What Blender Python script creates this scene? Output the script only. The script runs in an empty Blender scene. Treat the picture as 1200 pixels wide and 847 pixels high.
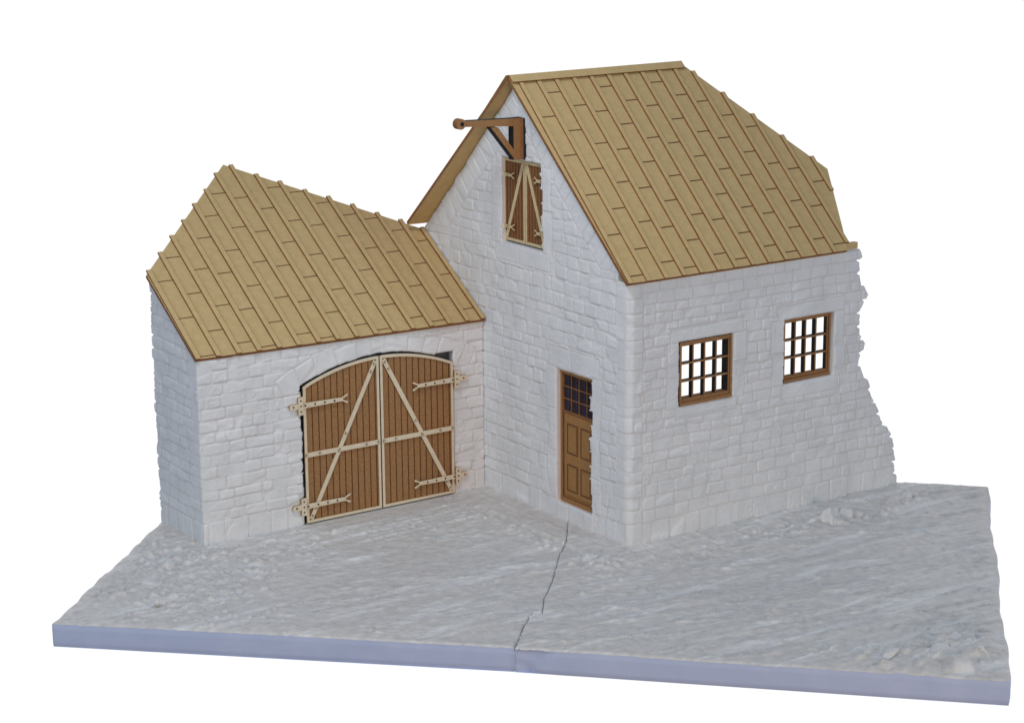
import bpy, bmesh, math, random
import numpy as np
from mathutils import Vector, Matrix
random.seed(7)
C = bpy.context.scene.collection
scene = bpy.context.scene

# ------------------------------------------------------------------ camera
yaw, pitch, roll = math.radians(34.179), math.radians(-13.926), math.radians(-0.492)
fw = Vector((math.sin(yaw)*math.cos(pitch), math.cos(yaw)*math.cos(pitch), math.sin(pitch)))
rt = Vector((math.cos(yaw), -math.sin(yaw), 0)); up = rt.cross(fw)
rt2 = rt*math.cos(roll)+up*math.sin(roll); up2 = -rt*math.sin(roll)+up*math.cos(roll)
cam_data = bpy.data.cameras.new("camera"); cam = bpy.data.objects.new("camera", cam_data); C.objects.link(cam)
R = Matrix((rt2, up2, -fw)).transposed().to_4x4()
cam.matrix_world = Matrix.Translation((-24.791, -32.403, 14.033)) @ R
cam_data.sensor_fit = 'HORIZONTAL'; cam_data.sensor_width = 36.0
cam_data.lens = 36.0*2491.774/1200.0
cam_data.clip_start = 0.5; cam_data.clip_end = 500
scene.camera = cam

# ------------------------------------------------------------------ world: white studio sweep behind, dim room elsewhere
world = bpy.data.worlds.new("World"); scene.world = world; world.use_nodes = True
nt = world.node_tree; nt.nodes.clear()
wo = nt.nodes.new('ShaderNodeOutputWorld'); bg = nt.nodes.new('ShaderNodeBackground')
tc = nt.nodes.new('ShaderNodeTexCoord'); dp = nt.nodes.new('ShaderNodeVectorMath'); dp.operation = 'DOT_PRODUCT'
dp.inputs[1].default_value = Vector((math.sin(yaw)*math.cos(-0.35), math.cos(yaw)*math.cos(-0.35), math.sin(-0.35)))
mr = nt.nodes.new('ShaderNodeMapRange'); mr.interpolation_type = 'SMOOTHSTEP'
mr.inputs['From Min'].default_value = 0.35; mr.inputs['From Max'].default_value = 0.62
mx = nt.nodes.new('ShaderNodeMix'); mx.data_type = 'RGBA'
mx.inputs['A'].default_value = (0.16, 0.17, 0.235, 1); mx.inputs['B'].default_value = (1.03, 1.03, 1.03, 1)
nt.links.new(tc.outputs['Generated'], dp.inputs[0]); nt.links.new(dp.outputs['Value'], mr.inputs['Value'])
nt.links.new(mr.outputs['Result'], mx.inputs['Factor']); nt.links.new(mx.outputs['Result'], bg.inputs['Color'])
nt.links.new(bg.outputs[0], wo.inputs[0]); bg.inputs['Strength'].default_value = 1.0

# ------------------------------------------------------------------ lamps: soft window light, room and low light, an added near fill
def area(name, loc, target, size, power, col):
    l = bpy.data.lights.new(name, 'AREA'); l.shape = 'DISK'; l.size = size; l.energy = power; l.color = col
    o = bpy.data.objects.new(name, l); C.objects.link(o); o.location = loc
    o.rotation_euler = (Vector(target)-Vector(loc)).to_track_quat('-Z', 'Y').to_euler()
    return o
area("window_light", (-40, -4, 16), (0, 2, 2), 14, 3000, (0.72, 0.94, 0.97))
area("room_light", (12, -40, 22), (0, 2, 2), 12, 4700, (0.49, 0.77, 0.87))
area("near_fill", (-9, -1.8, 18), (-1, 3, 3), 5, 960, (0.96, 1.02, 1.08))  # added fill lamp above the garage, brightens the gable and only grazes the garage side
area("low_light", (-14, -44, 5), (0, 2, 3), 12, 4300, (1.06, 0.72, 0.40))

scene.view_settings.view_transform = 'Standard'; scene.view_settings.look = 'None'
scene.view_settings.exposure = 0; scene.view_settings.gamma = 1
scene.render.resolution_x = 1024; scene.render.resolution_y = 722

# ------------------------------------------------------------------ materials
def new_mat(name):
    m = bpy.data.materials.new(name); m.use_nodes = True
    n = m.node_tree; b = n.nodes['Principled BSDF']; return m, n, b
def noise(n, scale, detail=4, vec=None, rough=0.6, sc=(1,1,1)):
    t = n.nodes.new('ShaderNodeTexNoise'); t.inputs['Scale'].default_value = scale
    t.inputs['Detail'].default_value = detail; t.inputs['Roughness'].default_value = rough
    c = n.nodes.new('ShaderNodeTexCoord'); mp = n.nodes.new('ShaderNodeMapping'); mp.inputs['Scale'].default_value = sc
    n.links.new(c.outputs['Object'], mp.inputs[0]); n.links.new(mp.outputs[0], t.inputs['Vector']); return t
def ramp(n, src, stops):
    r = n.nodes.new('ShaderNodeValToRGB'); e = r.color_ramp.elements
    while len(e) < len(stops): e.new(0.5)
    for k, (p, c) in enumerate(stops): e[k].position = p; e[k].color = (*c, 1)
    n.links.new(src, r.inputs[0]); return r
def bump(n, b, src, strength, dist):
    k = n.nodes.new('ShaderNodeBump'); k.inputs['Strength'].default_value = strength; k.inputs['Distance'].default_value = dist
    n.links.new(src, k.inputs['Height']); n.links.new(k.outputs[0], b.inputs['Normal']); return k
def mat_noise(name, c0, c1, scale, rough=0.7, bs=0.3, bd=0.01, bscale=None, sc=(1,1,1), lo=.35, hi=.65, spec=0.3):
    m, n, b = new_mat(name)
    t = noise(n, scale, 5, sc=sc); r = ramp(n, t.outputs[0], [(lo, c0), (hi, c1)])
    n.links.new(r.outputs[0], b.inputs['Base Color'])
    b.inputs['Roughness'].default_value = rough; b.inputs['Specular IOR Level'].default_value = spec
    t2 = noise(n, bscale or scale*3, 4, sc=sc); bump(n, b, t2.outputs[0], bs, bd)
    return m
M = {}
M['plaster'] = mat_noise('white_cast_plaster', (.70,.70,.715), (.79,.785,.80), 1.3, .5, .35, .012, 14, spec=.35)
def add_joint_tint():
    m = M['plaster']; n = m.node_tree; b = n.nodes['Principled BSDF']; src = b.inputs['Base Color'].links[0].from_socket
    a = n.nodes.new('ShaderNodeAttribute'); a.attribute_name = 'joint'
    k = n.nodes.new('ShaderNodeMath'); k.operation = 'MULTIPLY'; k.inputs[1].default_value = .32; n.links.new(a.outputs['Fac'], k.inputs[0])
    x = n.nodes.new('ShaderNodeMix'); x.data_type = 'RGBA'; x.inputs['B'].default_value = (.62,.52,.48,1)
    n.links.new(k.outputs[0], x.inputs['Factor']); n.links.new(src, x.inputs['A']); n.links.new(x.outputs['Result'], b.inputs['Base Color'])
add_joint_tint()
M['ground'] = mat_noise('grey_white_ground_plaster', (.56,.525,.50), (.69,.645,.615), 5, .45, .38, .02, 30, spec=.45)
def add_streaks():
    m = M['ground']; n = m.node_tree; b = n.nodes['Principled BSDF']; src = b.inputs['Base Color'].links[0].from_socket
    c = n.nodes.new('ShaderNodeTexCoord'); mp = n.nodes.new('ShaderNodeMapping'); mp.inputs['Rotation'].default_value = (0, 0, .3); mp.inputs['Scale'].default_value = (.35, 3.2, 1)
    t = n.nodes.new('ShaderNodeTexNoise'); t.inputs['Scale'].default_value = 1.1; t.inputs['Detail'].default_value = 6; t.inputs['Roughness'].default_value = .65; t.inputs['Distortion'].default_value = .6
    n.links.new(c.outputs['Object'], mp.inputs[0]); n.links.new(mp.outputs[0], t.inputs['Vector'])
    r = ramp(n, t.outputs[0], [(.52, (0,0,0)), (.66, (1,1,1))])
    k = n.nodes.new('ShaderNodeMath'); k.operation = 'MULTIPLY'; k.inputs[1].default_value = .85; n.links.new(r.outputs[0], k.inputs[0])
    x = n.nodes.new('ShaderNodeMix'); x.data_type = 'RGBA'; x.inputs['B'].default_value = (.79,.765,.755,1)
    n.links.new(k.outputs[0], x.inputs['Factor']); n.links.new(src, x.inputs['A']); n.links.new(x.outputs['Result'], b.inputs['Base Color'])
add_streaks()
M['rock'] = mat_noise('pale_plaster_lump', (.66,.63,.615), (.76,.73,.715), 6, .55, .4, .015, 22)
M['edge'] = mat_noise('lilac_slab_edge', (.52,.585,.79), (.57,.63,.83), 1.5, .5, .25, .01, 9)
M['card'] = mat_noise('tan_fibreboard', (.535,.380,.176), (.595,.425,.200), 7, .75, .3, .004, 60)
M['burnt'] = mat_noise('burnt_cut_edge', (.21,.085,.032), (.29,.125,.048), 6, .8, .2, .004)
M['engrave'] = mat_noise('engraved_line', (.15,.065,.028), (.20,.09,.04), 6, .8, .1, .002)
M['score'] = mat_noise('faint_scored_line', (.40,.27,.12), (.46,.32,.15), 6, .8, .1, .002)
M['mdf'] = mat_noise('brown_fibreboard', (.25,.125,.05), (.38,.195,.08), 26, .7, .3, .004, 60, lo=.3, hi=.62)
M['mdf_light'] = mat_noise('light_brown_fibreboard', (.30,.145,.05), (.37,.185,.065), 20, .7, .3, .004, 60, lo=.3, hi=.62)
M['mdf_red'] = mat_noise('reddish_brown_fibreboard', (.20,.085,.032), (.29,.125,.048), 26, .7, .3, .004, 60, lo=.3, hi=.62)
M['groove'] = mat_noise('dark_plank_groove', (.075,.028,.012), (.12,.05,.022), 8, .8, .1, .002)
M['cream'] = mat_noise('cream_card', (.68,.57,.42), (.75,.64,.48), 9, .7, .2, .003, 50)
M['tan_card'] = mat_noise('tan_cream_card', (.58,.45,.26), (.66,.52,.31), 9, .7, .2, .003, 50)
M['creamedge'] = mat_noise('scorched_card_edge', (.30,.17,.07), (.38,.23,.10), 9, .7, .2, .003, 50)
M['black'] = mat_noise('charred_black_edge', (.012,.012,.012), (.025,.024,.024), 9, .8, .2, .003, 50)
M['shadow'] = mat_noise('dark_gap_shade', (.07,.08,.10), (.12,.135,.165), 3, .7, .2, .003, 50)  # shade put into colour, for the sheets behind gate and shutters
M['pane'] = mat_noise('dark_printed_pane', (.012,.012,.018), (.022,.022,.034), 3, .35, .1, .002)
M['panebar'] = mat_noise('blue_black_bar', (.03,.028,.06), (.045,.04,.085), 5, .5, .1, .002)

# ------------------------------------------------------------------ object helpers
def tag(o, label=None, cat=None, group=None, kind=None):
    if label: o['label'] = label
    if cat: o['category'] = cat
    if group: o['group'] = group
    if kind: o['kind'] = kind
    return o
def empty(name, loc):
    o = bpy.data.objects.new(name, None); C.objects.link(o); o.location = loc; o.empty_display_size = .3; return o
def link(name, me, parent):
    o = bpy.data.objects.new(name, me); C.objects.link(o)
    if parent:
        o.parent = parent
        off = parent.location.copy() if parent.type == 'EMPTY' else Vector((0,0,0))
        o.matrix_parent_inverse = Matrix.Translation(-off)
    return o
class MB:
    """collects prisms in local frames and builds ONE mesh"""
    def __init__(s): s.v = []; s.f = []; s.m = []; s.mats = []
    def mi(s, k):
        if k not in s.mats: s.mats.append(k)
        return s.mats.index(k)
    def prism(s, poly, fr, n0, n1, face='card', side='burnt', back=None):
        k = len(poly); b = len(s.v)
        for n in (n0, n1):
            for (u, v) in poly: s.v.append(fr(u, v, n))
        s.f.append(list(range(b, b+k))); s.m.append(s.mi(back or face))
        s.f.append(list(range(b+k, b+2*k))[::-1]); s.m.append(s.mi(face))
        for i in range(k):
            j = (i+1) % k
            s.f.append([b+i, b+k+i, b+k+j, b+j]); s.m.append(s.mi(side))
    def rect(s, u0, u1, v0, v1, fr, n0, n1, **kw): s.prism([(u0,v0),(u1,v0),(u1,v1),(u0,v1)], fr, n0, n1, **kw)
    def bar(s, p, q, w, fr, n0, n1, **kw):
        dx, dy = q[0]-p[0], q[1]-p[1]; L = math.hypot(dx, dy); a, b = -dy/L*w/2, dx/L*w/2
        s.prism([(p[0]+a,p[1]+b),(p[0]-a,p[1]-b),(q[0]-a,q[1]-b),(q[0]+a,q[1]+b)], fr, n0, n1, **kw)
    def disc(s, c, r, fr, n0, n1, k=10, **kw):
        s.prism([(c[0]+r*math.cos(6.2832*i/k), c[1]+r*math.sin(6.2832*i/k)) for i in range(k)], fr, n0, n1, **kw)
    def build(s, name, parent=None):
        me = bpy.data.meshes.new(name); me.from_pydata([tuple(x) for x in s.v], [], s.f)
        for k in s.mats: me.materials.append(M[k])
        me.polygons.foreach_set('material_index', s.m)
        bm = bmesh.new(); bm.from_mesh(me); bmesh.ops.recalc_face_normals(bm, faces=bm.faces); bm.to_mesh(me); bm.free()
        return link(name, me, parent)

# ------------------------------------------------------------------ numpy noise
def hsh(ix, iy, seed):
    h = (ix.astype(np.int64)*374761393 + iy.astype(np.int64)*668265263 + seed*1442695041) & 0xffffffff
    h = ((h ^ (h >> 13))*1274126177) & 0xffffffff
    h = ((h ^ (h >> 16))*2246822519) & 0xffffffff
    return ((h ^ (h >> 15)) & 0xffffff)/float(0xffffff)
def vn(x, y, seed=0):
    ix = np.floor(x); iy = np.floor(y); fx = x-ix; fy = y-iy
    fx = fx*fx*(3-2*fx); fy = fy*fy*(3-2*fy)
    a = hsh(ix,iy,seed); b = hsh(ix+1,iy,seed); c = hsh(ix,iy+1,seed); d = hsh(ix+1,iy+1,seed)
    return (a*(1-fx)+b*fx)*(1-fy)+(c*(1-fx)+d*fx)*fy*1.0
def fbm(x, y, seed=0, o=4):
    r = 0; a = .5
    for k in range(o): r = r+a*(vn(x*2**k, y*2**k, seed+k*17)-.5); a *= .55
    return r
def sst(a, b, x):
    t = np.clip((x-a)/(b-a), 0, 1); return t*t*(3-2*t)

# ------------------------------------------------------------------ masonry
class Courses:
    """rows of roughly squared stones; returns distance to the nearest joint and a stone id"""
    def __init__(s, u0, u1, vmax, seed, rowh=.285, base=.48, w0=.36, w1=.66, rise=0):
        rng = random.Random(seed); s.seed = seed
        s.v = [-.3, base]
        while s.v[-1] < vmax+.5: s.v.append(s.v[-1]+rowh*rng.uniform(.82, 1.2))
        s.v = np.array(s.v); s.rows = []
        for k in range(len(s.v)):
            b = [u0-1.0-rng.random()*.4]
            while b[-1] < u1+1.0: b.append(b[-1]+(rng.uniform(.36,.56) if k == 0 else rng.uniform(w0, w1)*(1 if rng.random() < .85 else .62)))
            s.rows.append(np.array(b))
    def __call__(s, u, v):
        sd = s.seed
        vw = v+.06*fbm(u*.8, v*.8, sd, 2)+.035*fbm(u*2.6, v*2.6, sd+5, 2)
        uw = u+.06*fbm(u*2.2+9, v*2.9, sd+9, 3)
        r = np.clip(np.searchsorted(s.v, vw)-1, 0, len(s.v)-2)
        d = np.full(u.shape, 9.); ident = np.zeros(u.shape); cu = np.zeros(u.shape); cv = np.zeros(u.shape)
        for k in range(len(s.v)-1):
            m = r == k
            if not m.any(): continue
            b = s.rows[k]; uu = uw[m]; i = np.clip(np.searchsorted(b, uu)-1, 0, len(b)-2)
            iv = vw[m]
            # a few pairs of stones carry a slightly lowered or raised bed joint
            jit = (hsh(i, i*0+k, sd+3)-.5)*.05
            lo = s.v[k]-iv; hi = s.v[k+1]-iv
            du = np.minimum(uu-b[i], b[i+1]-uu); dv = np.minimum(-lo, hi)
            # rounded corners
            rr = .05; ax = np.maximum(rr-du, 0); ay = np.maximum(rr-dv, 0)
            dd = np.minimum(np.minimum(du, dv), rr-np.hypot(ax, ay))
            d[m] = dd+jit*.25; ident[m] = k*211+i+1; cu[m] = (b[i]+b[i+1])/2; cv[m] = (s.v[k]+s.v[k+1])/2
        return d, ident, uw-cu, vw-cv
def combine(base, over, region):
    """stones of `over` replace those of `base` where region > 0"""
    d0, i0, a0, b0 = base; d1, i1, a1, b1 = over; k = region > 0
    return (np.where(k, np.minimum(d1, region), np.minimum(d0, np.abs(region))), np.where(k, i1+90000, i0), np.where(k, a1, a0), np.where(k, b1, b0))
def relief(lay, u, v, seed, amp=.034, w=.044):
    d, ident, du, dv = lay
    t = np.clip(d/w, 0, 1); prof = np.sqrt(np.clip(1-(1-t)**2, 0, 1))
    h1 = hsh(ident, ident*0+1, seed); h2 = hsh(ident, ident*0+2, seed); h3 = hsh(ident, ident*0+3, seed); h4 = hsh(ident, ident*0+4, seed)
    prof = prof-.30*np.exp(-(d/.012)**2)
    face = (h1-.5)*.022 + (h2-.5)*.055*np.clip(du,-.3,.3) + (h3-.5)*.06*np.clip(dv,-.2,.2)
    # chipped facets: a random plane shaves part of some stones
    ang = h4*6.283; pl = np.cos(ang)*du+np.sin(ang)*dv*1.6+(h1-.5)*.12
    face = face-np.where(h2 > .45, np.clip(pl-.06, 0, .12)*.17, 0)
    n = .011*fbm(u*5, v*5, seed+31, 4)+.008*fbm(u*17, v*17, seed+37, 3)
    rid = np.abs(fbm(u*4+3, v*4, seed+50, 3)); n = n-.010*np.clip(1-rid/.035, 0, 1)*(vn(u*1.5, v*1.5, seed+60) > .55)
    return -.55*amp+amp*prof+(face+n)*(.25+.75*t)

def rect_sdf(u, v, u0, u1, v0, v1):       # positive inside
    return np.minimum(np.minimum(u-u0, u1-u), np.minimum(v-v0, v1-v))

def heightwall(name, parent, U0, U1, V1, h, domain, lay_fn, place, thick, seed, mat='plaster', V0=-.04, amp=.018):
    """a closed wall solid: stone relief on the face, flat inner face, rims along every edge and opening"""
    nu = int(round((U1-U0)/h))+1; nv = int(round((V1-V0)/h))+1
    u, v = np.meshgrid(np.linspace(U0, U1, nu), np.linspace(V0, V1, nv), indexing='ij')
    s = domain(u, v)
    # snap the outermost ring of vertices onto the outline
    e = 1e-3
    gu = (domain(u+e, v)-domain(u-e, v))/(2*e); gv = (domain(u, v+e)-domain(u, v-e))/(2*e); g = np.maximum(np.hypot(gu, gv), .4)
    near = (s < h*.55) & (s > -h*.75)
    u2 = np.where(near, u-s*gu/g**2, u); v2 = np.where(near, v-s*gv/g**2, v)
    ok = s > -h*.75
    cell = ok[:-1,:-1] & ok[1:,:-1] & ok[1:,1:] & ok[:-1,1:]
    lay = lay_fn(u2, v2); z = relief(lay, u2, v2, seed, amp)
    z = z-.03*np.clip(1-np.maximum(s, 0)/.04, 0, 1)**2
    front = place(u2, v2, z); back = place(u2, v2, np.full(u2.shape, -thick))
    idx = np.arange(nu*nv).reshape(nu, nv); N = nu*nv
    q = np.stack([idx[:-1,:-1], idx[1:,:-1], idx[1:,1:], idx[:-1,1:]], -1)[cell]
    # boundary edges
    eh = {}
    pad = np.zeros((nu+1, nv+1), bool); pad[1:-1,1:-1] = cell       # pad[i+1,j+1] = cell[i,j]
    edges = []
    du_ = pad[1:-1,1:] != pad[1:-1,:-1]    # edge along u at row j between cells (i,j-1),(i,j): vertices (i,j)-(i+1,j)
    I, J = np.nonzero(du_); edges.append(np.stack([idx[I,J], idx[I+1,J]], -1))
    dv_ = pad[1:,1:-1] != pad[:-1,1:-1]
    I, J = np.nonzero(dv_); edges.append(np.stack([idx[I,J], idx[I,J+1]], -1))
    ed = np.concatenate(edges)
    F = front.reshape(-1, 3); B = back.reshape(-1, 3)
    rim = np.concatenate([F[ed[:,0]], F[ed[:,1]], B[ed[:,1]], B[ed[:,0]]]); E_ = len(ed); a = np.arange(E_)+2*N
    rq = np.stack([a, a+E_, a+2*E_, a+3*E_], -1)
    verts = np.concatenate([F, B, rim]); faces = np.concatenate([q, q[:, ::-1]+N, rq])
    used = np.zeros(len(verts), bool); used[faces.ravel()] = True; remap = np.cumsum(used)-1
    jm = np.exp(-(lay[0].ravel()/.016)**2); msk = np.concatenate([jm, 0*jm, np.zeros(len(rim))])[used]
    verts = verts[used]; faces = remap[faces]
    return mesh_np(name, verts, faces, parent, mat, mask=msk)
def mesh_np(name, verts, faces, parent, mat, mats=None, midx=None, mask=None):
    me = bpy.data.meshes.new(name); me.vertices.add(len(verts)); me.vertices.foreach_set('co', verts.astype(np.float32).ravel())
    me.loops.add(faces.size); me.loops.foreach_set('vertex_index', faces.astype(np.int32).ravel())
    me.polygons.add(len(faces)); me.polygons.foreach_set('loop_start', np.arange(0, faces.size, 4, dtype=np.int32))
    me.polygons.foreach_set('use_smooth', np.ones(len(faces), bool))
    for k in (mats or [mat]): me.materials.append(M[k])
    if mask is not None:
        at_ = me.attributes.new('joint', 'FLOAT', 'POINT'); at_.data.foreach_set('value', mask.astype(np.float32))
    if midx is not None: me.polygons.foreach_set('material_index', midx.astype(np.int32))
    me.update(calc_edges=True); me.validate()
    return link(name, me, parent)

G, WG, HG = 5.196, 6.871, 3.858
H, YR = 5.5, 3.8
m1, mg = .956, .664
HH = .0175

# ================================================================== HOUSE
house = empty('stone_house', (0, 0, 0))
tag(house, 'tall white stone house with gable hoist, loft shutters and two gridded windows', 'house')

# ---- gable wall (plane x = 0, u = y)
CR = .15                                   # corner radius
c_g = Courses(.3, 7.7, 9.3, 11, rowh=.255, w0=.33, w1=.52)
c_rake = Courses(-1, 9, 12, 15)
def lay_gable(u, v):
    L = c_g(u, v)
    # slanting stones that follow the rake, on both sides of the peak
    for sgn in (1, -1):
        a = (u-YR)*sgn                         # distance from the ridge line
        dist = ((H+m1*YR-m1*a)-v)/math.hypot(1, m1)      # perpendicular to the rake
        s_ = (a*1.0-(v-H)*m1)/math.hypot(1, m1)          # along the rake
        reg = np.minimum(.58+.10*fbm(s_*2, dist*0, 3)*1.0-dist, a)
        reg = np.minimum(reg, v-H-.12+.25*(a < 0))
        br = np.cumsum([0]+[.24+.14*random.Random(5+sgn).random() for _ in range(40)])-6
        sw = s_+.06*fbm(s_*3, dist*3, 41, 2)
        i = np.clip(np.searchsorted(br, sw)-1, 0, len(br)-2); dd = np.minimum(sw-br[i], br[i+1]-sw)
        L = combine(L, (dd, i+500.+50*sgn, sw-(br[i]+br[i+1])/2, (dist-.3)*.5), reg)
    # large stones round the door and the loft opening
    for (a, b, c, d_, k) in ((1.0,2.75,3.30,3.74,1),(2.48,2.82,.46,1.5,2),(2.48,2.76,1.5,2.4,3),(2.48,2.84,2.4,3.3,4),(.90,1.26,.46,1.2,5),(.96,1.26,1.2,2.1,6),(.92,1.26,2.1,3.3,7),
                         (2.7,4.7,5.25,5.62,8),(4.52,4.85,5.62,6.4,9),(4.52,4.8,6.4,7.3,10),(2.6,2.95,5.62,6.5,11),(2.66,2.95,6.5,7.4,12)):
        uu = u+.05*fbm(u*3, v*3, 77, 2); vv = v+.05*fbm(u*3, v*3, 78, 2)
        reg = rect_sdf(uu, vv, a, b, c, d_)
        if k in (8, 1):
            mid = a+(b-a)*.55; dd = np.abs(uu-mid)
        else: dd = np.full(u.shape, 9.)
        L = combine(L, (dd, np.full(u.shape, 700.+k), u-(a+b)/2, (v-(c+d_)/2)*.3), reg)
    return L
def jag(v, seed, amp):
    """ragged stone ends: one offset per stone course plus crumbs"""
    f = v/.29; i = np.floor(f); t = f-i
    o = (hsh(i, i*0, seed)-.5)*amp; notch = amp*.7*np.clip(1-np.minimum(t, 1-t)/.16, 0, 1)
    return o+notch*(hsh(i, i*0+3, seed) > .25)+amp*.25*fbm(v*7, v*0, seed+2, 3)
def dom_gable(u, v):
    s = np.minimum(u-.38, 7.6-.06*0-u-np.abs(jag(v, 4, .06)))
    s = np.minimum(s, v+.04)
    s = np.minimum(s, (H-.02+m1*np.minimum(u, 7.6-u)-v)/1.38)
    d1 = -rect_sdf(u, v, 1.27+jag(v, 21, .10), 2.47, .40, 3.27)
    d2 = -rect_sdf(u, v, 2.98+jag(v, 25, .09), 4.47, 5.64, 7.46)
    return np.minimum(s, np.minimum(d1, d2))
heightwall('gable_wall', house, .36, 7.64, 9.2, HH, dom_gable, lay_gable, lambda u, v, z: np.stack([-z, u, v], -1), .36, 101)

# ---- side wall (plane y = 0); the path s bends round the rounded corner into the gable
rag = np.array([(0,7.49),(.30,7.46),(.67,7.40),(.95,7.28),(1.24,7.17),(1.5,6.98),(1.84,6.79),(2.2,6.60),(2.56,6.45),(2.97,6.24),(3.38,6.37),(3.6,6.22),(3.91,6.2),(4.2,6.30),(4.44,6.42),(4.7,6.26),(4.97,6.2),(5.3,6.18),(5.46,6.10)])
c_s = Courses(.3, 7.6, 5.6, 23, rowh=.228, w0=.30, w1=.56)
c_c = Courses(-.5, .3, 5.6, 29, rowh=.27, base=.5, w0=.55, w1=.85)
ARC = CR*math.pi/2
def place_side(u, v, z):
    # u is x where straight (u > CR); below that the path follows the corner arc, then the gable plane
    s = u-CR
    z = np.where(z > -.15, z*(.45+.55*sst(-.25, .12, s)), z)
    th = np.clip(-s/CR, 0, math.pi/2); rest = np.maximum(-s-ARC, 0)
    x = np.where(s >= 0, u, CR-CR*np.sin(th)); y = np.where(s >= 0, 0, CR-CR*np.cos(th))+rest
    nx = np.where(s >= 0, 0, -np.sin(th)); ny = np.where(s >= 0, -1, -np.cos(th))
    return np.stack([x+nx*z, y+ny*z, v], -1)
def lay_side(u, v):
    L = c_s(u, v)
    for (a, b, c, d_, k) in ((1.05,2.95,4.12,4.42,1),(.95,1.27,2.75,3.4,2),(.98,1.27,3.4,4.12,3),(2.70,3.0,2.75,3.5,4),(2.70,3.06,3.5,4.12,5),(1.2,2.8,2.50,2.77,6),
                         (3.85,5.75,4.20,4.50,7),(3.75,4.08,2.8,3.5,8),(3.7,4.08,3.5,4.2,9),(5.46,5.8,2.8,3.4,10),(5.46,5.74,3.4,4.2,11),(4.0,5.6,2.50,2.79,12)):
        uu = u+.05*fbm(u*3, v*3, 87, 2); vv = v+.05*fbm(u*3, v*3, 88, 2)
        reg = rect_sdf(uu, vv, a, b, c, d_)
        L = combine(L, (np.full(u.shape, 9.), np.full(u.shape, 700.+k), (u-(a+b)/2)*.3, v-(c+d_)/2), reg)
    return combine(L, c_c(u, v), .36-u)
def dom_side(u, v):
    xm = np.interp(v, rag[:,0], rag[:,1])
    s = np.minimum((xm-jag(v, 8, .13)-u)*.92, u+CR*0+.28+ARC-CR)
    s = np.minimum(s, np.minimum(v+.04, H-.045-v))
    d1 = -rect_sdf(u, v, 1.29-jag(v, 31, .03), 2.68, 2.78, 4.11)
    d2 = -rect_sdf(u, v, 4.08-jag(v, 35, .03), 5.46, 2.81, 4.19)
    return np.minimum(s, np.minimum(d1, d2))
def place_side_wall(u, v, z):
    p = place_side(u, v, z)
    deep = z < -.2
    if deep.all():                                   # inner face: keep clear of the bend
        q = np.stack([np.maximum(u, .20), np.full(u.shape, .235), v], -1); return q
    return p
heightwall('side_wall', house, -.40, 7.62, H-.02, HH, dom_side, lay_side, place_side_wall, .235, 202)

# ---- roof builder: sheet from a plan polygon lying on a sloping plane, battens, engraved joints
def clip_poly_x(poly, x):
    ys = []
    for i in range(len(poly)):
        (x0, y0), (x1, y1) = poly[i], poly[(i+1) % len(poly)]
        if (x0-x)*(x1-x) <= 0 and abs(x1-x0) > 1e-6: ys.append(y0+(y1-y0)*(x-x0)/(x1-x0))
    return (min(ys), max(ys)) if len(ys) >= 2 else None
def roof(name, parent, poly, zf, slope, battens, down, L, off, thick=.07, bh=.038, bw=.10, ext=0.0, seed=1, joints=True, skew=0.0):
    nrm = Vector((0, -slope*down, 1)).normalized()
    def fr(x, y, n): return Vector((x, y, zf(x, y)))+nrm*n
    b = MB(); b.prism(poly, fr, -thick, 0, face='card', side='burnt')
    rng = random.Random(seed); k = 1/math.sqrt(1+slope*slope)
    xs = battens
    for i, x in enumerate(xs):
        c = clip_poly_x(poly, x+bw*.5)
        if c is None or c[1]-c[0] < .15: continue
        y0, y1 = c; cL = clip_poly_x(poly, x)
        if cL and seed == 3: y0 = max(y0, cL[0])+(.10 if x > 5.8 else 0); y1 = min(y1, cL[1]+.05)
        y0 -= .012; y1 += rng.uniform(.0, .05)*ext
        y1 = y1+.0
        j = rng.uniform(-.004, .004)
        b.prism([(x+j, y0), (x+bw+j, y0), (x+bw-j, y1), (x-j, y1)], fr, .0, bh+rng.uniform(-.004, .006), face='card', side='burnt')
    if joints:
        for i in range(len(xs)-1):
            xa, xb = xs[i]+bw+.006, xs[i+1]-.004
            o = off[i % len(off)]*L*k + rng.uniform(-.02, .02)
            y = o+min(p[1] for p in poly)-L*k+.12
            while y < 11:
                y += L*k
                ca, cb = clip_poly_x(poly, xa), clip_poly_x(poly, xb)
                if ca and cb and max(ca[0], cb[0])+.03 < y < min(ca[1], cb[1])-.03:
                    b.rect(xa, xb, y-.010, y+.010, fr, -.01, .004, face='engrave', side='engrave')
            ca = clip_poly_x(poly, xa+.035)
            if ca and ca[1]-ca[0] > .2:
                b.rect(xa+.035, xa+.043, ca[0]+.02, ca[1]-.02, fr, -.01, .0025, face='score', side='score')
    return b.build(name, parent)

zf1 = lambda x, y: 5.58+m1*y
poly1 = [(-.10,-.085), (5.70,-.085), (5.93,.35), (6.47,1.44), (4.25,3.77), (-.25,3.77)]
bt1 = [-.095+.4475*i for i in range(15)]
rf = roof('roof_slope', house, poly1, zf1, m1, bt1, 1, 1.02, (.0, .6, .2), seed=3)
zf2 = lambda x, y: 5.58+m1*(7.6-y)
poly2 = [(-.27,3.83), (4.2,3.83), (.12,7.52), (-.50,7.50)]
rf2 = roof('roof_slope', house, poly2, zf2, m1, [-.27+.45*i for i in range(10)], -1, 1.02, (.0,.6,.2), seed=5)
b = MB()
frr = lambda x, y, n: Vector((x, y, zf1(x, y)))+Vector((0,-m1,1)).normalized()*n
b.rect(-.27, 4.24, 3.64, 3.775, frr, .046, .075)
b.build('ridge_cap', rf)
b = MB(); b.rect(5.73, 6.05, -.01, .10, lambda x, y, n: Vector((x, y, n)), 5.49, 5.62, side='card'); b.build('eave_lath', house)

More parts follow.
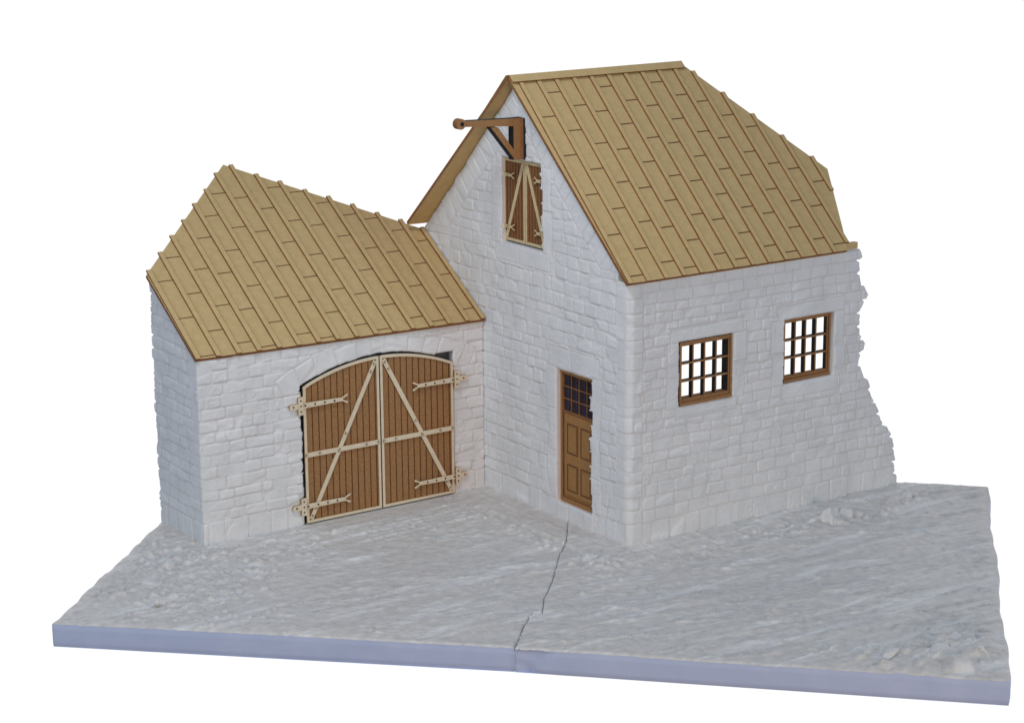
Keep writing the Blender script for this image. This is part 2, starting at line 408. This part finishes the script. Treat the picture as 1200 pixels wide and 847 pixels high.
# ---- windows
def window(x0, x1, z0, z1, depth, nm):
    fr = lambda u, v, n: Vector((u, -n, v))
    d = -depth
    b = MB(); f = .075
    # frame of two stacked layers
    for (w, na, nb) in ((f, -.245, d-.005), (f*.55, d-.01, d+.03)):
        b.prism([(x0,z0),(x0+w,z0),(x0+w,z1),(x0,z1)], fr, na, nb, face='mdf', side='black' if w == f else 'burnt')
        b.prism([(x1-w,z0),(x1,z0),(x1,z1),(x1-w,z1)], fr, na, nb, face='mdf', side='black' if w == f else 'burnt')
        b.rect(x0+w, x1-w, z0, z0+w*1.6, fr, na, nb, face='mdf', side='burnt')
        b.rect(x0+w, x1-w, z1-w*1.2, z1, fr, na, nb, face='mdf', side='burnt')
    # sill step
    b.rect(x0+.01, x1-.01, z0-.004, z0+.055, fr, d+.03, d+.055, face='mdf', side='burnt')
    w_ = b.build('window', house)
    tag(w_, nm)
    g = MB(); xi0, xi1, zi0, zi1 = x0+f, x1-f, z0+f*1.6, z1-f*1.2
    for k in range(1, 4):
        x = xi0+(xi1-xi0)*k/4; g.rect(x-.018, x+.018, zi0, zi1, fr, d-.13, d-.02, face='mdf', side='black')
    for k in range(1, 3):
        z = zi0+(zi1-zi0)*k/3; g.rect(xi0, xi1, z-.018, z+.018, fr, d-.125, d-.014, face='mdf', side='black')
    g.build('glazing_bars', w_)
    return w_
window(1.30, 2.66, 2.79, 4.10, .04, 'gridded brown window nearer the house corner')
window(4.14, 5.45, 2.82, 4.17, .14, 'gridded brown window nearer the broken wall end')

# ---- panelled door in the gable wall
def gfr(u, v, n): return Vector((-n, u, v))       # gable frame: n outward = -x
D = -.13
b = MB(); y0, y1, z0, z1 = 1.20, 2.49, .40, 3.27
for (a, c, e, f) in ((y1-.09,y1,z0,z1), (y0,y0+.09,z0,z1)): b.rect(a, c, e, f, gfr, D-.06, D+.03, face='mdf_light', side='burnt')
b.rect(y0+.09, y1-.09, z1-.08, z1, gfr, D-.06, D+.03, face='mdf_light', side='burnt')
b.rect(y0+.09, y1-.09, z0, z0+.10, gfr, D-.06, D+.04, face='mdf_light', side='burnt')
b.rect(y0+.09, y1-.09, z0+.10, z1-.08, gfr, D-.06, D-.02, face='mdf_light', side='burnt')
door = b.build('door', house)
ya, yb = y0+.09, y1-.09; zt = 2.32
b = MB(); b.rect(ya+.01, yb-.01, zt+.06, z1-.1, gfr, D-.02, D-.012, face='pane', side='pane'); 
for k in range(4):
    x = ya+(yb-ya)*(k+.5)/4; b.rect(x-.05, x-.02, zt+.06, z1-.1, gfr, D-.012, D-.006, face='panebar', side='panebar')
b.build('pane', door)
b = MB()
for k in range(0, 5):
    x = ya+.012+(yb-ya-.024)*k/4; b.rect(x-.009, x+.009, zt+.04, z1-.08, gfr, D-.012, D+.006, face='burnt', side='burnt')
for k in range(0, 4):
    z = zt+.06+(z1-.1-zt-.06)*k/3; b.rect(ya, yb, z-.010, z+.010, gfr, D-.013, D+.009, face='burnt', side='burnt')
b.build('glazing_bars', door)
b = MB()
def outline(b, u0, u1, v0, v1, fr, n0, n1, w=.022, mat='groove'):
    for r in ((u0,u1,v0,v0+w),(u0,u1,v1-w,v1),(u0,u0+w,v0+w,v1-w),(u1-w,u1,v0+w,v1-w)): b.rect(*r, fr, n0, n1, face=mat, side=mat)
mid = (ya+yb)/2
b.rect(ya+.03, yb-.03, .56, zt, gfr, D-.021, D-.004, face='mdf_light', side='groove')
for (a, c) in ((mid+.05, yb-.13), (ya+.13, mid-.05)):
    for (e, f) in ((.66, 1.24), (1.47, 2.12)):
        outline(b, a, c, e, f, gfr, D-.01, D+.001); b.rect(a+.05, c-.05, e+.05, f-.05, gfr, D-.01, D+.006, face='mdf_light', side='groove')
b.build('door_panel', door)

# ---- plank leaves used for the loft shutters and the garage gate
def strap(b, u_h, v, length, sgn, fr, n, w=.10, plate=True, wall_ext=.20, sc=1.0, cr='cream'):
    """forked strap hinge: from the hinge line u_h the strap runs by sgn over the leaf"""
    tilt = .0
    u1 = u_h+sgn*length
    b.prism([(u_h, v-w*.42), (u1, v-w*.30), (u1, v+w*.30), (u_h, v+w*.42)], fr, n, n+.03, face=cr, side='creamedge')
    for s_ in (-1, 1):                                # the forked tip
        b.bar((u1-sgn*.02*sc, v+s_*w*.12), (u1+sgn*.07*sc, v+s_*w*.48), w*.26, fr, n, n+.029, face=cr, side='creamedge')
        b.bar((u1+sgn*.06*sc, v+s_*w*.46), (u1+sgn*.12*sc, v+s_*w*.62), w*.30, fr, n, n+.028, face=cr, side='creamedge')
    if plate:
        a0, a1 = u_h-sgn*.015*sc, u_h-sgn*.14*sc; hh = w*1.45
        b.prism([(a0, v-hh), (a1, v-hh*.94), (a1, v+hh*.94), (a0, v+hh)], fr, n-.01, n+.034, face=cr, side='creamedge')
        b.prism([(a1, v-w*.44), (a1-sgn*(wall_ext-.03), v-w*.40), (a1-sgn*wall_ext, v-w*.2), (a1-sgn*wall_ext, v+w*.2), (a1-sgn*(wall_ext-.03), v+w*.40), (a1, v+w*.44)], fr, n-.008, n+.03, face=cr, side='creamedge')
        for q in (-.85, 0, .85): b.disc(((a0+a1)/2, v+q*w), w*.13, fr, n+.034, n+.040, face='black', side='black')
        b.disc((a1-sgn*wall_ext*.55, v), w*.14, fr, n+.03, n+.037, face='black', side='black')
    k = max(2, int(round(length/.26)))
    for i in range(k): b.disc((u_h+sgn*length*(i+.12)/k, v), w*.15, fr, n+.03, n+.037, face='black', side='black')
def rivet(b, c, fr, n, r=.028):
    b.disc(c, r, fr, n, n+.006, k=12, face='black', side='black'); b.disc(c, r*.62, fr, n+.006, n+.010, k=10, face='cream', side='creamedge')
def leaf(name, parent, fr, uh, um, v0, top, n, pw, hinge_vs, fw_=.055, rail=None, brace=((0,0),(1,1)), label=None, hs=1.0, slen=.95, plate=True, riv=True, tone='mdf', cr='cream'):
    """uh = hinge side, um = meeting side, top(u) = height of the top edge"""
    lo, hi = min(uh, um), max(uh, um); K = 12
    pts = [(lo, v0)]+[(hi, v0)]+[(hi+(lo-hi)*i/K, top(hi+(lo-hi)*i/K)) for i in range(K+1)]
    b = MB(); b.prism(pts, fr, n-.05, n, face=tone, side='black')
    u = lo+fw_
    while u < hi-fw_*.6:                        # plank grooves, engraved dark
        b.rect(u-.011, u+.011, v0+.01, min(top(u-.011), top(u+.011))-.01, fr, n-.01, n+.003, face='groove', side='groove'); u += pw
    o = b.build(name, parent)
    if label: o['label'] = label
    f = MB(); w = fw_; e = .03
    for a in (lo, hi-w):
        f.prism([(a, v0), (a+w, v0), (a+w, top(a+w)), (a, top(a))], fr, n, n+e, face=cr, side='creamedge')
    f.rect(lo+w, hi-w, v0, v0+w, fr, n, n+e, face=cr, side='creamedge')
    for i in range(K):
        a, c = lo+w+(hi-lo-2*w)*i/K, lo+w+(hi-lo-2*w)*(i+1)/K
        f.prism([(a, top(a)-w), (c, top(c)-w), (c, top(c)), (a, top(a))], fr, n, n+e, face=cr, side=cr)
    f.build('leaf_frame', o)
    (p0, p1) = brace
    g = MB(); g.bar(p0, p1, fw_*1.6, fr, n+.001, n+e+.006, face=cr, side='creamedge')
    if riv:
        for t in (.02, .07, .43, .54, .93, .98):
            rivet(g, (p0[0]+(p1[0]-p0[0])*t, p0[1]+(p1[1]-p0[1])*t), fr, n+e+.006)
    g.build('brace', o)
    if rail is not None:
        g = MB(); g.rect(lo+.005, hi-.005, rail-fw_*.85, rail+fw_*.85, fr, n+.001, n+e+.010, face=cr, side='creamedge')
        for t in (.02, .19, .45, .81, .97): rivet(g, (uh+(um-uh)*t, rail), fr, n+e+.010)
        g.build('rail', o)
    sgn = 1 if um > uh else -1
    for hv in hinge_vs:
        g = MB(); strap(g, uh, hv, slen, sgn, fr, n+e+.002, w=.135*hs, plate=plate, sc=hs, cr=cr); g.build('hinge', o)
    return o
b = MB(); b.rect(2.93, 4.56, 5.66, 7.48, gfr, -.30, -.20, face='shadow', side='shadow'); b.build('gap_shade_board', house)  # added dark sheet, stands in for shade behind the shutters
lt = lambda u: 7.43
leaf('shutter', house, gfr, 4.52, 3.735, 5.68, lt, -.14, .105, (7.08, 5.98), fw_=.06, brace=((4.42, 5.74), (3.80, 7.36)), hs=.72, slen=.34, plate=False, riv=False, tone='mdf_red', cr='tan_card', label='loft shutter leaf on the left of the pair')
leaf('shutter', house, gfr, 2.93, 3.725, 5.68, lt, -.14, .105, (7.08, 5.98), fw_=.06, brace=((3.03, 5.74), (3.66, 7.36)), hs=.72, slen=.34, plate=False, riv=False, tone='mdf_red', cr='tan_card', label='loft shutter leaf on the right of the pair')

# ---- hoist bracket: plate cut in the x-z plane at y = 3.66
bx = MB(); yb_ = 3.62
hfr = lambda u, v, n: Vector((-u, yb_-n, v))      # u = distance out from the wall
kw = dict(face='mdf', side='black')
bx.rect(.06, .24, 7.50, 8.36, hfr, -.19, 0, **kw)                                # post
bx.prism([(.24, 8.20), (1.50, 8.285), (1.50, 8.40), (.24, 8.36)], hfr, -.19, .001, **kw)      # beam
bx.prism([(.24, 7.54), (.24, 7.72), (.62, 8.205), (.80, 8.22)], hfr, -.19, -.001, **kw)      # brace
ho = bx.build('hoist_bracket', house)
b = MB(); b.disc((1.53, 8.345), .11, hfr, -.14, .02, k=20, face='mdf', side='burnt'); b.disc((1.51, 8.345), .045, hfr, .02, .026, k=14, face='black', side='black'); b.build('pulley_wheel', ho)
b = MB(); b.rect(3.53, 3.82, 7.50, 8.36, gfr, -.01, .06, face='burnt', side='black'); b.build('wall_plate', ho)

# ================================================================== GARAGE
garage = empty('stone_garage', (-WG/2, G, 0))
tag(garage, 'low white stone garage with arched double plank gate beside the tall house', 'garage')
AU, AR, AV = -2.66, 4.43, -1.03
def arch(u, grow=0.): return AV+np.sqrt(np.maximum((AR+grow)**2-(u-AU)**2, 0))
c_f = Courses(-WG, 0, 4.2, 41, rowh=.235, base=.46, w0=.34, w1=.66)
def lay_front(u, v):
    L = c_f(u, v)
    uu = u+.06*fbm(u*3, v*3, 5, 2); vv = v+.06*fbm(u*3, v*3, 6, 2)
    rad = np.hypot(uu-AU, vv-AV); th = np.arctan2(uu-AU, vv-AV)*AR
    rng = random.Random(3); br = [-2.75]
    while br[-1] < 2.9: br.append(br[-1]+rng.uniform(.30, .62))
    br = np.array(br); i = np.clip(np.searchsorted(br, th)-1, 0, len(br)-2); dd = np.minimum(th-br[i], br[i+1]-th)
    depth = .30+.20*hsh(i, i*0, 9)
    reg = np.minimum(np.minimum(AR+depth-rad, rad-AR+.1), np.minimum(2.35-np.abs(th), vv-2.85))
    L = combine(L, (np.abs(dd), i+300., th-(br[i]+br[i+1])/2, rad-AR-.25), reg)
    return L
def dom_front(u, v):
    s = np.minimum(np.minimum(u+WG, .0-u), np.minimum(v+.04, 3.93-.02*(u+WG)-v))
    sq = np.minimum(np.minimum(u+4.52+np.abs(jag(v, 51, .06)), -.79-u), np.where(u > -1.25, 3.22, arch(u, .025))+.03*fbm(u*6, v*0, 3, 3)-v)
    return np.minimum(s, -sq)
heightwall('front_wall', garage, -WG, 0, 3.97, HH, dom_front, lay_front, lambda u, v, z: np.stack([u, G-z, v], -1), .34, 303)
c_l = Courses(G, 8, 6, 61, rowh=.235, base=.46, w0=.34, w1=.6)
def dom_left(u, v):
    s = np.minimum(u-G-.0, 7.30-u-np.abs(jag(v, 71, .10)))
    return np.minimum(s, np.minimum(v+.04, 3.88+mg*(u-G)-v))
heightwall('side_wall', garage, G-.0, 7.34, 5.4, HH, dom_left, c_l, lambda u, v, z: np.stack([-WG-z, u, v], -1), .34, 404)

zfg = lambda x, y: HG+.05+mg*(y-G)+.006*(-x)
polyg = [(-6.90,5.16), (-.02,5.10), (-.02,7.52), (-3.81,9.80), (-6.93,7.24)]
zr = [-6.90+.4555*i for i in range(15)]+[-.13]
roof('roof_slope', garage, polyg, zfg, mg, zr, 1, 1.10, (.0,.6,.2), bh=.042, ext=1.0, seed=9)

def ffr(u, v, n): return Vector((u, G-n, v))
b = MB(); K = 16
b.prism([(-4.62,.0), (-.70,.0), (-.70,3.34)]+[(-1.3+(-4.62+1.3)*i/K, float(arch(-1.3+(-4.62+1.3)*i/K, .10))) for i in range(K+1)], ffr, -.30, -.18, face='shadow', side='shadow'); b.build('gap_shade_board', garage)  # added dark sheet, paints the shade seen in the gaps round the gate
at = lambda u: float(arch(u, -.01))
leaf('gate_leaf', garage, ffr, -4.50, -2.675, .04, at, -.005, .152, (2.60, .42), fw_=.06, rail=1.52, brace=((-4.40, .12), (-2.76, 3.30)), label='left leaf of the arched plank gate', slen=.92)
leaf('gate_leaf', garage, ffr, -.82, -2.645, .04, at, -.005, .152, (2.60, .42), fw_=.06, rail=1.52, brace=((-.90, .12), (-2.56, 3.30)), label='right leaf of the arched plank gate', slen=.92)

# ================================================================== GROUND: two cast slabs
A = math.radians(-44.623); U = np.array([math.cos(A), math.sin(A)]); V = np.array([-U[1], U[0]]); B0 = np.array([-11.097, 2.941])
SW, SD = 17.243, 11.16
def st(x, y): return (x-B0[0])*U[0]+(y-B0[1])*U[1], (x-B0[0])*V[0]+(y-B0[1])*V[1]
ck = [st(*p) for p in [(-4.83,-3.01),(-4.18,-2.33),(-3.74,-1.95),(-3.55,-2.02),(-2.98,-1.27),(-2.3,-.6),(-1.31,.56),(-.75,1.10),(-.06,2.0),(3.2,5.2)]]
ck_t = np.array([c[1] for c in ck]); ck_s = np.array([c[0] for c in ck]); o_ = np.argsort(ck_t); ck_t, ck_s = ck_t[o_], ck_s[o_]
rngb = np.random.RandomState(5)
bumps = []
def scatter(cx, cy, sx, sy, n, r0, r1, hk, rot=0):
    for _ in range(n):
        a, b_ = rngb.normal(0, sx), rngb.normal(0, sy); c, s_ = math.cos(rot), math.sin(rot)
        r = r0+(r1-r0)*rngb.rand()**2.2
        bumps.append((cx+a*c-b_*s_, cy+a*s_+b_*c, r, r*hk*rngb.uniform(.5, 1.2), rngb.rand()*3.14, rngb.uniform(.5, 1), rngb.rand()))
scatter(-8.2, 3.6, 1.0, .8, 700, .03, .14, .42, A)
scatter(-6.3, 4.2, .8, .45, 300, .03, .16, .42)
scatter(-7.9, 5.2, .5, .9, 200, .03, .17, .45)
scatter(-9.0, 2.0, 1.2, .8, 420, .02, .09, .5, A)
scatter(.9, -7.6, .9, .5, 200, .03, .20, .38, A)
scatter(1.6, -7.9, .35, .5, 40, .08, .30, .42)
scatter(3.2, -.95, 1.9, .17, 170, .03, .12, .38)
scatter(4.6, -1.0, .5, .22, 60, .05, .20, .4)
scatter(6.6, -.9, .7, .3, 90, .03, .14, .4)
scatter(-1.1, 1.6, .13, 1.7, 130, .03, .13, .38)
scatter(-1.0, -.3, .25, .35, 45, .05, .18, .45)
scatter(-1.2, 4.0, .2, .7, 50, .03, .10, .35)
scatter(-5.2, 4.0, .9, .35, 60, .03, .10, .35)
for _ in range(900): bumps.append((*(B0+U*rngb.rand()*SW+V*rngb.rand()*9), rngb.uniform(.015, .045), rngb.uniform(.008, .022), rngb.rand()*3.14, .7, rngb.rand()))
c_p = Courses(-3, 10, 3, 81, rowh=.42, base=.0, w0=.55, w1=.95)
c_k = Courses(-8, 2, 3, 83, rowh=.21, base=.0, w0=.26, w1=.38)
def ground_height(x, y):
    z = .05*fbm(x*.5, y*.5, 3, 3)+.022*fbm(x*3, y*3, 8, 4)+.012*fbm(x*13, y*13, 12, 3)
    # sweeping tool marks and wheel ruts, following the walls then fanning out to the front
    ang = np.where(x > -2, -.20, .25); d1 = x*np.cos(-.25)+y*np.sin(-.25); d2 = -x*np.sin(-.25)+y*np.cos(-.25)
    d2 = d2+.25*fbm(d1*.3, d2*.3, 2, 2)
    st_ = fbm(d1*.8, d2*7, 20, 4); st2 = fbm(d1*.35, d2*2.2, 24, 3)
    right = sst(-3.5, -.5, x-y*.3)
    e1 = x*math.cos(-.7)+y*math.sin(-.7); e2 = -x*math.sin(-.7)+y*math.cos(-.7)
    sl = fbm(e1*.7, e2*6, 30, 4); sl2 = fbm(e1*.4, e2*1.8, 34, 3)
    near = np.minimum(np.where(x > -1.2, np.abs(y), 9), 9)
    gr = fbm(d1*3, d2*26, 26, 3); gl = fbm(e1*3, e2*22, 28, 3)
    z = z+right*(.028*st_+.11*st2+.012*gr)+(1-right)*(.020*sl+.07*sl2+.008*gl)+.011*fbm(x*15, y*15, 66, 3)
    # scraped-up ridges of plaster
    ln = fbm(d1*.45, d2*3.2, 91, 3); z = z+.055*np.exp(-(ln/.02)**2)*sst(.30, .55, vn(d1*.7, d2*1.3, 93))*(.4+.6*vn(x*6, y*6, 94))
    pit = np.clip(vn(x*9, y*9, 61)-.55, 0, 1)*.05; z = z+pit*vn(x*.8, y*.8, 63)
    # flagstone strip at the foot of the house
    strip1 = np.minimum(np.minimum(.72+.12*fbm(x*1.3, y*0, 5)*1.0+y, .1-y), x+.8)        # along side wall
    d, ident, a, b_ = c_p(x, -y+.02); t = np.clip(d/.03, 0, 1)
    f1 = .035+.035*np.exp(-(d/.038)**2)+(hsh(ident, ident*0, 5)-.5)*.02+.012*fbm(x*8, y*8, 4, 3)
    m = sst(-.06, .05, strip1); z = z*(1-m)+f1*m
    strip2 = np.minimum(np.minimum(x+.85+.1*fbm(y*1.3, x*0, 7), .1-x), np.minimum(y+.7, G+.1-y))
    d, ident, a, b_ = c_p(y+4, -x+.02); t = np.clip(d/.03, 0, 1)
    f2 = .035+.035*np.exp(-(d/.038)**2)+(hsh(ident, ident*0, 5)-.5)*.02+.012*fbm(x*8, y*8, 4, 3)
    m = sst(-.06, .05, strip2)*(strip1 < .0); z = z*(1-m)+f2*m
    # worn cobbles before the gate
    d, ident, a, b_ = c_k(x, G-y); m = sst(0, .6, np.minimum(np.minimum(y-3.0, G-y+.4), np.minimum(x+4.6, -.9-x)))*sst(.0, .3, vn(x*.9, y*.9, 90)+.1)
    z = z*(1-.95*m)+m*(.01+.045*np.exp(-(d/.030)**2)*(.5+.5*vn(x*5, y*5, 95)))
    # smooth threshold ramp right under the gate
    m = sst(-.1, .25, np.minimum(np.minimum(y-4.55, 9), np.minimum(x+4.6, -.7-x))); z = z*(1-m)+(.012+.004*fbm(x*6, y*6, 2))*m
    return z
def add_bumps(x, y, z):
    xs = x.ravel(); ys = y.ravel(); zz = np.zeros(xs.shape)
    s_, t_ = st(xs, ys)
    # bucket vertices for speed
    cell = .5; kx = np.floor(s_/cell).astype(int); ky = np.floor(t_/cell).astype(int); key = kx*1000+ky
    order = np.argsort(key); ks = key[order]
    for (bx_, by_, r, h, ro, asp, rnd) in bumps:
        if by_ > G-.15 and bx_ > -WG-.05: continue
        if by_ > -.10 and bx_ > -.10: continue
        bs, bt_ = st(bx_, by_)
        for i in range(int((bs-r)//cell), int((bs+r)//cell)+1):
            for j in range(int((bt_-r)//cell), int((bt_+r)//cell)+1):
                a = np.searchsorted(ks, i*1000+j); c = np.searchsorted(ks, i*1000+j, 'right')
                if a == c: continue
                id_ = order[a:c]; dx = xs[id_]-bx_; dy = ys[id_]-by_
                p = dx*math.cos(ro)+dy*math.sin(ro); q = (-dx*math.sin(ro)+dy*math.cos(ro))/asp
                # angular chip: superellipse with one tilted flat top
                dd = (np.abs(p)**3+np.abs(q)**3)**(1/3)/r
                k = dd < 1
                if not k.any(): continue
                prof = np.minimum(1.0, (1-dd)*2.4)*(1+.9*(rnd-.5)*2*p/r+.35*(asp-.75)*2*q/r)
                zz[id_[k]] = np.maximum(zz[id_[k]], np.maximum(prof[k], 0)*h*.95)+np.where(zz[id_[k]] > 0, .12*h*np.maximum(prof[k], 0), 0)
    return z+zz.reshape(z.shape)
def slab(seed, left):
    h = .029; nt_ = int(SD/h)
    t = np.linspace(0, SD, nt_)
    cs = np.interp(t, ck_t, ck_s)
    if left: sa, sb = 0*t+.02*np.sin(t*2.1)+.015*np.sin(t*7), cs-.005; ns = int(8.8/h)
    else: sa, sb = cs+.005, SW+0*t+.03*np.sin(t*1.3)+.012*np.sin(t*5); ns = int(8.9/h)
    a = np.linspace(0, 1, ns)
    aa, tt = np.meshgrid(a, t, indexing='ij'); ss = sa[None]*(1-aa)+sb[None]*aa
    # the front edges meet in a shallow vee at the joint
    f = np.interp(ss, [0, 8.62, 8.66, SW], [.0, .17, .12, 0])+.012*fbm(ss*1.1, ss*0, 44, 3)
    tt2 = f+(SD-f)*(tt/SD)
    x = B0[0]+U[0]*ss+V[0]*tt2; y = B0[1]+U[1]*ss+V[1]*tt2
    z = ground_height(x, y); z = add_bumps(x, y, z)
    ed = np.minimum(np.minimum((ss-sa[None])*(1 if left else 3), (sb[None]-ss)*(3 if left else 1)), tt2-f)
    fade = sst(0, .30, tt2-f); fade2 = sst(0, .35, np.minimum(np.minimum(ss, SW-ss), SD-tt2)); z = z*(.35+.65*fade)*(.22+.78*fade2)
    z = z-.035*np.clip(1-ed/.05, 0, 1)**2
    ins = (x > .05) & (y > .05); z = np.where(ins, np.minimum(z, .0), z)
    top = np.stack([x, y, z], -1)
    N = ns*nt_; idx = np.arange(N).reshape(ns, nt_)
    q = np.stack([idx[:-1,:-1], idx[1:,:-1], idx[1:,1:], idx[:-1,1:]], -1).reshape(-1, 4)
    # skirt
    loop = np.concatenate([idx[:,0], idx[-1,1:], idx[:-1,-1][::-1], idx[0,1:-1][::-1]])
    P = top.reshape(-1, 3)[loop]; c = P[:,:2].mean(0)
    nrm = np.zeros_like(P[:,:2]); n0 = len(idx[:,0]); n1 = n0+nt_-1; n2 = n1+ns-1
    nrm[:n0] = -V; nrm[n0:n1] = U; nrm[n1:n2] = V; nrm[n2:] = -U
    rows = [P]; BT = .475
    for k, fz in enumerate(np.linspace(0, 1, 9)):
        r = P.copy(); zt = P[:,2]-.012; r[:,2] = zt*(1-fz)+(-BT)*fz
        chip = 0 if left else -.07*np.exp(-((r[:,0]+4.70)**2+(r[:,1]+3.15)**2)/.09)*(.6+.8*vn(r[:,0]*6, r[:,2]*9, 97))*(nrm[:,0]*V[0]+nrm[:,1]*V[1] < -.9)
        wob = chip+.02*fbm(r[:,0]*2+r[:,1]*2, r[:,2]*4, 70, 3)+.01+(-.02 if k == 8 else 0)-.012*(k == 0)
        r[:,:2] += nrm*wob[:,None]; rows.append(r)
    S_ = np.concatenate(rows); n = len(loop)
    sk = []
    for k in range(len(rows)-1):
        a0 = N+k*n; i = np.arange(n); j = (i+1) % n
        sk.append(np.stack([a0+i, a0+n+i, a0+n+j, a0+j], -1))
    sk = np.concatenate(sk)
    # flat underside
    bot = top.reshape(-1, 3).copy(); bot[:,2] = -BT
    cb = N+len(S_); i4 = np.array([[cb, cb+1, cb+2, cb+3]])
    cor = bot[[idx[0,0], idx[0,-1], idx[-1,-1], idx[-1,0]]]
    verts = np.concatenate([top.reshape(-1, 3), S_, cor]); faces = np.concatenate([q, sk, i4])
    mi = np.concatenate([np.zeros(len(q)), np.ones(len(sk)), np.ones(1)])
    o = mesh_np('ground', verts, faces, None, None, ['ground', 'edge'], mi)
    return o
g1 = slab(1, True); tag(g1, 'left cast ground slab with rubble below the garage and faint cobbles at its gate', 'ground', kind='structure')
g2 = slab(2, False); tag(g2, 'right cast ground slab with brushed ruts below the gridded windows', 'ground', kind='structure')

# ================================================================== larger loose rocks
def rock(x, y, sx, sy, sz, rz, seed, label, group=None):
    rng = random.Random(seed); bm = bmesh.new()
    for _ in range(16):
        v = Vector((rng.gauss(0,1), rng.gauss(0,1), rng.gauss(0,1))).normalized()*rng.uniform(.8, 1.05)
        if v.z < .15:
            k = 1.12/max(.35, math.hypot(v.x, v.y)); v = Vector((v.x*k, v.y*k, -.45))
        bm.verts.new((v.x*sx, v.y*sy, v.z*sz))
    r = bmesh.ops.convex_hull(bm, input=bm.verts)
    bmesh.ops.delete(bm, geom=[v for v in bm.verts if not v.link_faces], context='VERTS')
    bmesh.ops.bevel(bm, geom=list(bm.edges), offset=min(sx,sy,sz)*.10, segments=2, profile=.6, affect='EDGES', clamp_overlap=True)
    bmesh.ops.recalc_face_normals(bm, faces=bm.faces)
    me = bpy.data.meshes.new('rock'); bm.to_mesh(me); bm.free(); me.materials.append(M['rock'])
    for p in me.polygons: p.use_smooth = False
    o = link('rock', me, None); z = float(ground_height(np.array([x]), np.array([y]))[0])
    o.location = (x, y, z+sz*.30); o.rotation_euler = (rng.uniform(-.08,.08), rng.uniform(-.08,.08), rz)
    tag(o, label, 'rock', group)
rocks = [
 (4.55,-.98,.34,.22,.20,.3,1,'large pyramid-shaped white rock against the pavement under the far window'),
 (5.05,-.95,.24,.16,.12,1.0,2,'flat rock just right of the large pyramid-shaped rock'),
 (-.98,-.02,.20,.16,.12,.5,3,'white rock beside the house corner, right of the slab joint'),
 (-1.12,-.30,.15,.11,.09,1.4,4,'smaller rock just in front of the one at the house corner'),
 (-9.12,2.62,.17,.13,.11,.2,5,'lone white rock near the left front edge of the slab'),
 (-8.05,4.45,.22,.15,.15,.9,6,'chunky rock left of the garage corner, on the upper rubble edge'),
 (-8.75,3.72,.24,.13,.09,-.6,7,'long flat rock on the left rubble edge'),
 (-5.75,4.62,.26,.12,.08,.1,8,'flat pale rock at the foot of the garage front wall'),
 (1.10,-7.62,.30,.17,.12,.4,9,'widest rock of the cluster at the right front corner'),
 (1.65,-8.05,.24,.17,.14,1.1,10,'rock nearest the right front corner of the slab'),
 (.30,-7.20,.22,.12,.07,.2,11,'flat rock left of the cluster at the right front corner'),
 (1.75,-7.35,.24,.14,.11,.7,12,'rearmost rock of the cluster at the right front corner'),
 (7.0,-.75,.24,.14,.09,.2,13,'flat rock by the broken end of the side wall'),
]
for r in rocks: rock(*r)
